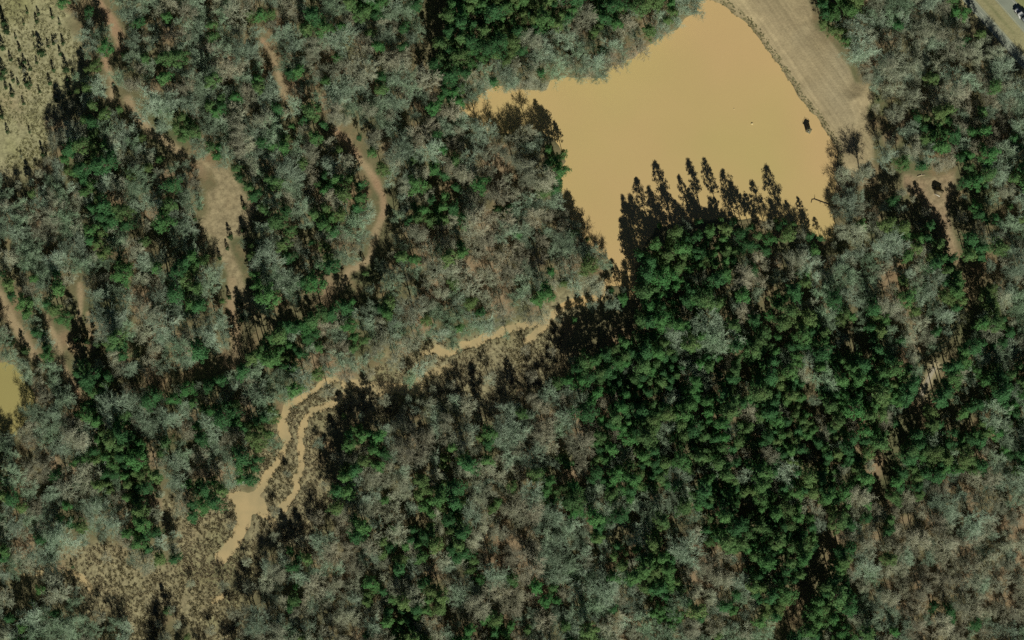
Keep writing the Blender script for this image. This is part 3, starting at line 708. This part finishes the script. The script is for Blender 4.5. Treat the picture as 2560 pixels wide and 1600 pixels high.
for kd in ('pine', 'bare'):
    for v in range(9):
        if (kd, v) not in src: print('missing source', kd, v)
    vs = sorted(v for k, v in src if k == kd); idx = {v: i for i, v in enumerate(vs)}
    rows = [(p[0], p[1], ground_z(p[0], p[1]), idx.get(p[3], 0), p[4], p[5], p[6]) for p in rest[kd]]
    stuff('pine_woodland' if kd == 'pine' else 'bare_woodland',
          'mass of green pine crowns filling the wood' if kd == 'pine' else 'mass of grey leafless crowns filling the wood', 'woodland', rows, [src[(kd, v)] for v in vs])

# ---- cedars and bushes of the clearings, each a thing
CED = [(97,36,3.5),(93,54,4),(132,43,4),(69,32,3),(106,133,9),(122,116,3.6),(135,109,4),(159,109,4.2),(50,126,4),(28,150,4),(62,156,4),(52,169,4),(76,174,4),
       (11,180,6),(5,196,7),(34,202,4),(72,212,8),(135,176,4.5),(167,176,7),(93,157,3.2),(152,136,4),(16,220,4),(32,238,5),(175,234,5),(126,209,4.5),(315,140,9.5),(6,292,6),
       (110,388,6),(611,519,5),(608,576,5.5),(577,593,6),(569,621,4),(487,548,4.5),(454,472,6),(366,472,8),(501,518,7),(550,646,4.5),(574,743,5),(606,761,3.5),(607,796,9),
       (195,848,9),(218,853,9),(246,860,10),(65,878,9),(30,858,8),(421,1525,11),(397,1236,7),(182,1417,3.5),(60,60,2.5),(40,95,2.5),(12,60,8),(18,80,7),(8,120,6),(150,60,3),(85,90,2.2),(46,210,3),
       (143,1000,3),(2195,250,3),(1500,738,3),(88,120,2.4),(170,200,3),(100,230,3),(60,260,3.4),(140,250,3.4),(20,330,4),(75,330,3)]
def near_phrase(px, py):
    if px < 210 and py < 420: return ('upper', 'middle', 'lower')[0 if py < 110 else 1 if py < 200 else 2] + ' part of the grassy clearing'
    if 430 < px < 660 and 400 < py < 800: return 'pale fringe of the long glade'
    return None
used = {}
for k, (px, py, h) in enumerate(CED):
    x, y = PX(px, py); s = h/6.0; w = s if h < 6 else s**.8
    e = empty('cedar_tree', (x, y, ground_z(x, y)), k*1.7, (w, w, s)); link('trunk', CEDAR[k % 3][0], e); link('crown', CEDAR[k % 3][1], e)
    q = near_phrase(px, py); sz = 'tiny' if h < 3.3 else 'small' if h < 4.3 else 'medium' if h < 6.5 else 'tall'
    lab = f'{sz} dark cedar in the {q}' if q else f'{sz} dark cedar {place(x, y)}'
    used.setdefault(lab, []).append(e)
    tag(e, lab, 'cedar tree', 'scattered cedars of the clearings')
outer_ones(used)
for lab, es in {}.items():                                        # tell same-looking neighbours apart by the side they stand on
    if False:
        es.sort(key=lambda e: e.location.x)
        for e, w in () and zip(es, ('leftmost', 'rightmost') if len(es) == 2 else ('leftmost', 'middle', 'rightmost')): e['label'] = f'{lab}, {w} of its kind'

# ---- marsh tussocks, clearing tufts, reeds along the dam foot
SRC = []
def src_obj(name, me, loc, label, cat):
    o = link(name, me, None, loc); tag(o, label, cat); return o
for i in range(3):
    px, py = ((300,1420), (420,1400), (470,1330))[i]; x, y = PX(px, py)
    SRC.append((src_obj('reed_tussock', tuft_mesh(500+i, M['reed'], .7, .7), (x, y, ground_z(x, y)), ('ragged brown reed tussock in the heart of the marsh', 'brown reed tussock by the small ochre puddle', 'brown reed tussock above the lower marsh')[i], 'tussock'),))
GS = []
for i in range(2):
    px, py = ((110,80), (60,300))[i]; x, y = PX(px, py)
    GS.append((src_obj('grass_tussock', tuft_mesh(520+i, M['straw'], .5, .28), (x, y, ground_z(x, y)), ('straw coloured grass tussock in the upper clearing', 'straw coloured grass tussock in the lower clearing')[i], 'tussock'),))
def scatter(mask_fn, n, nv, s0, s1, x0, x1, y0, y1, seed):
    rs = np.random.default_rng(seed); out = []
    X = rs.uniform(x0, x1, n); Y = rs.uniform(y0, y1, n)
    for x, y in zip(X, Y):
        wx, wy = PX(x, y); pr = mask_fn(wx, wy)
        if pr > 0 and rs.random() < pr: out.append((wx, wy, ground_z(wx, wy), rs.integers(nv), rs.uniform(s0, s1), rs.uniform(0, 6.28), rs.uniform(.7, 1.4)))
    return out
cl = fnoise(GX, GY, 7, 131)
def marsh_p(x, y):
    if near(d_water, x, y) < .2: return 0
    return float(near(w_marsh, x, y) > .45)*float(np.clip(.6+near(cl, x, y)*.9, .1, 1))
stuff('marsh_reeds', 'ragged brown reeds and scrub covering the marsh', 'reeds', scatter(marsh_p, 60000, 3, .35, 1.05, -20, 1480, 800, 1620, 7), SRC)
def field_p(x, y): return 1.0 if near(d_field, x, y) < 0 and near(cl, x, y) > -.25 else 0
stuff('field_grass_tufts', 'rough straw grass tufts covering the clearing', 'grass', scatter(field_p, 4200, 2, .4, 1.2, -40, 230, -20, 420, 8), GS)
def bank_p(x, y):
    d = near(d_pond, x, y)*S; return 1.0 if .3 < d < 3.2 and near(d_dam, x, y) < 3 else 0
stuff('bank_weeds', 'dark weedy fringe between the dam and the pond', 'weeds', scatter(bank_p, 9000, 2, .4, .9, 1740, 2110, -20, 420, 9), GS)

# ------------------------------------------------------------------ built things
M['roofbrown'] = mat('weathered_brown_roof', (0.22, 0.18, 0.10), 0.9, noise=[(1.5, .2)])
M['wood'] = mat('grey_wood', (0.22, 0.18, 0.12), 0.9, noise=[(1.5, .2)])
M['pale'] = mat('pale_board', (0.75, 0.72, 0.6), 0.8)
M['concrete'] = mat('algae_concrete', (0.27, 0.25, 0.13), 0.9, noise=[(1.0, .25)])
M['steel'] = mat('dull_steel', (0.25, 0.25, 0.22), 0.6, 0.4)
M['truckwhite'] = mat('truck_white', (0.82, 0.83, 0.78), 0.4, 0.5)
M['trailertop'] = mat('trailer_grey_white', (0.62, 0.68, 0.66), 0.5, 0.4, noise=[(.6, .06)])
M['black'] = mat('black_rubber', (0.02, 0.02, 0.02), 0.8)
M['glass'] = mat('dark_glass', (0.015, 0.02, 0.025), 0.1, 0.6)
M['chrome'] = mat('polished_tank', (0.5, 0.52, 0.5), 0.3, 0.6)
M['deadwood'] = mat('bleached_wood', (0.50, 0.43, 0.28), 0.9, noise=[(2, .15)])
M['darkwood'] = mat('dark_wood', (0.05, 0.04, 0.03), 0.8)  # plain near-black wood tone for the hooked snag
M['buoy'] = mat('pale_buoy', (0.66, 0.55, 0.28), 0.6)

# hut on the dirt clearing
x, y = PX(2346, 480); hut = tag(empty('hut', (x, y, ground_z(x, y)), math.radians(-28), (.68, .68, .85)), 'small brown roofed hut with a pale front sill on the dirt clearing', 'hut')
MB().box(-1.9, 1.9, -1.6, 1.6, .5, 3.4).build('wall', M['wood'], hut)
mb = MB(); w, d_, z0, z1 = 2.7, 2.3, 3.4, 4.3
mb.add([(-w,-d_,z0),(w,-d_,z0),(w,d_,z0),(-w,d_,z0),(-w,0,z1),(w,0,z1)], [(0,1,5,4),(2,3,4,5),(0,3,2,1)], [(0,4,3),(1,2,5)]); rf = mb.build('roof', M['roofbrown'], hut)
MB().box(-2.7, 2.7, -.12, .12, 4.26, 4.4).build('ridge_cap', M['wood'], rf)
MB().box(-2.2, 1.9, -2.75, -2.35, 2.5, 3.3).build('sill', M['pale'], hut)
MB().box(-.5, .5, -1.66, -1.6, .6, 2.4).build('door', M['roofbrown'], hut)
for sx in (-1, 1):
    for sy in (-1, 1): MB().box(sx*2.1-.1, sx*2.1+.1, sy*1.9-.1, sy*1.9+.1, -.3, 3.4).build('post', M['wood'], hut)

# intake tower standing in the pond
x, y = PX(2021, 327); tw = tag(empty('intake_tower', (x, y, -.7), math.radians(-27), (.62, .62, .72)), 'square olive topped concrete tower standing in the muddy pond by the dam', 'tower')
MB().box(-1.3, 1.3, -1.6, 1.6, 0, 5.6).build('shaft', M['concrete'], tw)
dk = MB().box(-1.75, 1.75, -2.0, 2.0, 5.6, 5.9).build('deck', M['concrete'], tw)
MB().box(-.5, .6, -1.2, -.1, 5.9, 6.1).build('hatch', M['steel'], dk)
mb = MB()
for px_, py_ in ((-1.65,-1.9),(1.65,-1.9),(1.65,1.9),(-1.65,1.9),(0,1.9),(0,-1.9)): mb.box(px_-.04, px_+.04, py_-.04, py_+.04, 5.9, 6.9)
for zz in (6.4, 6.86):
    mb.box(-1.65, 1.65, -1.93, -1.87, zz, zz+.05); mb.box(-1.65, 1.65, 1.87, 1.93, zz, zz+.05); mb.box(-1.68, -1.62, -1.9, 1.9, zz, zz+.05); mb.box(1.62, 1.68, -1.9, 1.9, zz, zz+.05)
mb.build('railing', M['steel'], tw)

def buoy(px, py, r_, lab):
    r_ *= .6
    x, y = PX(px, py); V_ = []; n = 14
    e = tag(empty('buoy', (x, y, -.05)), lab, 'buoy')
    MB().tube([(0,0,-.5*r_),(0,0,-.2*r_),(0,0,.25*r_),(0,0,.6*r_),(0,0,.75*r_)], [.5*r_, .95*r_, r_, .6*r_, .15*r_], 14).build('float', M['buoy'], e, smooth=True)
    MB().tube([(0,0,.7*r_),(0,0,1.3*r_)], [.08*r_, .06*r_], 6).build('top_pole', M['pale'], e)
buoy(1880, 309, .9, 'pale round buoy floating in the middle of the pond'); buoy(1835, 272, .45, 'tiny faint buoy above the larger one on the pond')

def log(pts_, r0, r1, m, lab, branches=()):
    P = [Vector((*PX(a, b), 0)) for a, b in pts_]; o = P[0]
    for p in P: p.z = max(ground_z(p.x, p.y), 0) + r0
    e = tag(empty('fallen_log', (o.x, o.y, o.z)), lab, 'fallen log'); Q = [tuple(p-P[0]) for p in P]
    MB().tube(Q, list(np.linspace(r0, r1, len(Q))), 8).build('log', m, e)
    mb = MB()
    for f, dx, dy, dz in branches:
        i = min(int(f*(len(Q)-1)), len(Q)-2); b = Vector(Q[i]).lerp(Vector(Q[i+1]), f*(len(Q)-1)-i)
        mb.tube([b, b+Vector((dx, dy, dz))], [r1*.8, r1*.3], 5)
    if branches: mb.build('branch', m, e)
log([(2175,222),(2183,216),(2191,211)], .32, .2, M['deadwood'], 'pale fallen log where the dam meets the wood', [(.6, .8, 1.2, .4), (.9, 1.2, .3, .5)])
log([(2293,441),(2303,438),(2312,437)], .25, .14, M['deadwood'], 'pale thin log at the top rim of the hut clearing', [(.5, .2, 1.4, .3)])
log([(2389,517),(2394,525),(2399,538)], .3, .18, M['deadwood'], 'pale log lying in shade right of the hut clearing', [(.5, 1.0, .2, .4)])
log([(1650,850-48),(1655,812)], .3, .2, M['deadwood'], 'pale log in the black shadow below the pond corner', [(.5, .7, .2, .3)])
log([(2074,512),(2055,505),(2036,498),(2030,499),(2028,507)], .2, .13, M['darkwood'], 'dark hooked snag reaching over the pond from the bank', [(.5, .3, 1.5, .5), (.3, -.2, -1.3, .4)])
log([(165,853),(172,866)], .2, .12, M['deadwood'], 'pale stick between the left tracks', [(.5, .5, .2, .2)])
# heap of cut branches beside the dam
x, y = PX(2193, 203); bp = tag(empty('brush_pile', (x, y, ground_z(x, y))), 'straw coloured heap of cut branches beside the dam', 'brush pile')
mb = MB()
for k in range(46):
    a = rng.uniform(0, 6.28); L_ = rng.uniform(1.2, 3.2); cx, cy = rng.normal()*1.3, rng.normal()*1.9; cz = max(.1, 1.3-.45*math.hypot(cx, cy))*rng.uniform(.4, 1)
    dz = rng.uniform(-.3, .3)
    mb.tube([(cx-math.cos(a)*L_/2, cy-math.sin(a)*L_/2, max(.05, cz-dz)), (cx+math.cos(a)*L_/2, cy+math.sin(a)*L_/2, max(.05, cz+dz))], [.12, .05], 5)
mb.build('branches', M['deadwood'], bp)

# lorry on the highway, heading up-left, cut by the frame
hx, hy = -RSL, 1.0; hl = math.hypot(hx, hy); ang = math.atan2(hy/hl, hx/hl)
x, y = PX(2557, 45); tr = tag(empty('semi_truck', (x, y, .50), ang), 'white semi truck hauling a pale box trailer on the highway', 'truck')   # +x is forward
cab = MB().box(.9, 3.2, -1.25, 1.25, .9, 3.4, .15, .1).box(3.2, 5.2, -1.0, 1.0, .9, 2.0, .1, .12).build('cab', M['truckwhite'], tr)
MB().box(3.06, 3.34, -1.05, 1.05, 2.15, 3.05).build('windshield', M['glass'], cab)
MB().add([(.9,-1.1,3.4),(2.6,-1.0,3.4),(2.6,1.0,3.4),(.9,1.1,3.4),(.9,-1.0,4.05),(.9,1.0,4.05)], [(0,1,2,3),(1,2,5,4),(0,3,5,4)], [(0,4,1),(3,2,5)]).build('roof_fairing', M['truckwhite'], cab)
MB().box(5.2, 5.4, -1.15, 1.15, .4, .95).build('bumper', M['chrome'], cab)
for s in (-1, 1):
    MB().tube([(.4,s*1.1,.8),(2.2,s*1.1,.8)], [.33,.33], 12).build('fuel_tank', M['chrome'], tr)
    MB().box(3.0, 3.2, min(s*1.3, s*1.55), max(s*1.3, s*1.55), 2.1, 2.8).build('mirror', M['black'], cab)
    MB().tube([(.75,s*1.0,1.0),(.75,s*1.0,4.0)], [.09,.09], 8).build('exhaust_stack', M['chrome'], cab)
MB().box(-2.6, 4.2, -.45, .45, .65, .95).build('chassis', M['black'], tr)
def wheel(x_, y_):
    e = MB().tube([(x_, y_-.17, .5),(x_, y_+.17, .5)], [.5,.5], 20).build('wheel', M['black'], tr)
    MB().tube([(x_, y_-.19, .5),(x_, y_+.19, .5)], [.27,.27], 14).build('rim', M['chrome'], e)
for x_ in (4.2, -.3, -1.6, -11.3, -12.6):
    for s in (-1.05, 1.05): wheel(x_, s)
trl = MB().box(-14.2, .2, -1.3, 1.3, 1.15, 4.1).build('trailer', M['trailertop'], tr)
mb = MB()
for k in range(12): mb.box(-14.0+k*1.2, -13.95+k*1.2, -1.29, 1.29, 4.1, 4.13)
mb.box(-14.2, .2, -1.31, -1.22, 4.1, 4.16); mb.box(-14.2, .2, 1.22, 1.31, 4.1, 4.16); mb.build('roof_rib', M['truckwhite'], trl)
MB().box(-9.0, -2.9, -1.28, -1.22, .5, 1.15).box(-9.0, -2.9, 1.22, 1.28, .5, 1.15).build('side_skirt', M['truckwhite'], trl)
# gravel strip of the road segment in the wood
P = [(2336,918),(2325,940),(2312,968),(2303,990)]; V_ = []; Q = []
for i, (px, py) in enumerate(P):
    for o_ in (-5, 5): q = PX(px+o_, py+o_*.35); V_.append((*q, ground_z(*q)+.12))
for i in range(len(P)-1): Q.append((2*i, 2*i+2, 2*i+3, 2*i+1))
me = mesh_np('gravel_road', V_, np.array(Q), [M['gravel']])
if me.polygons[0].normal.z < 0: me.flip_normals()
tag(link('gravel_road', me), kind='structure')
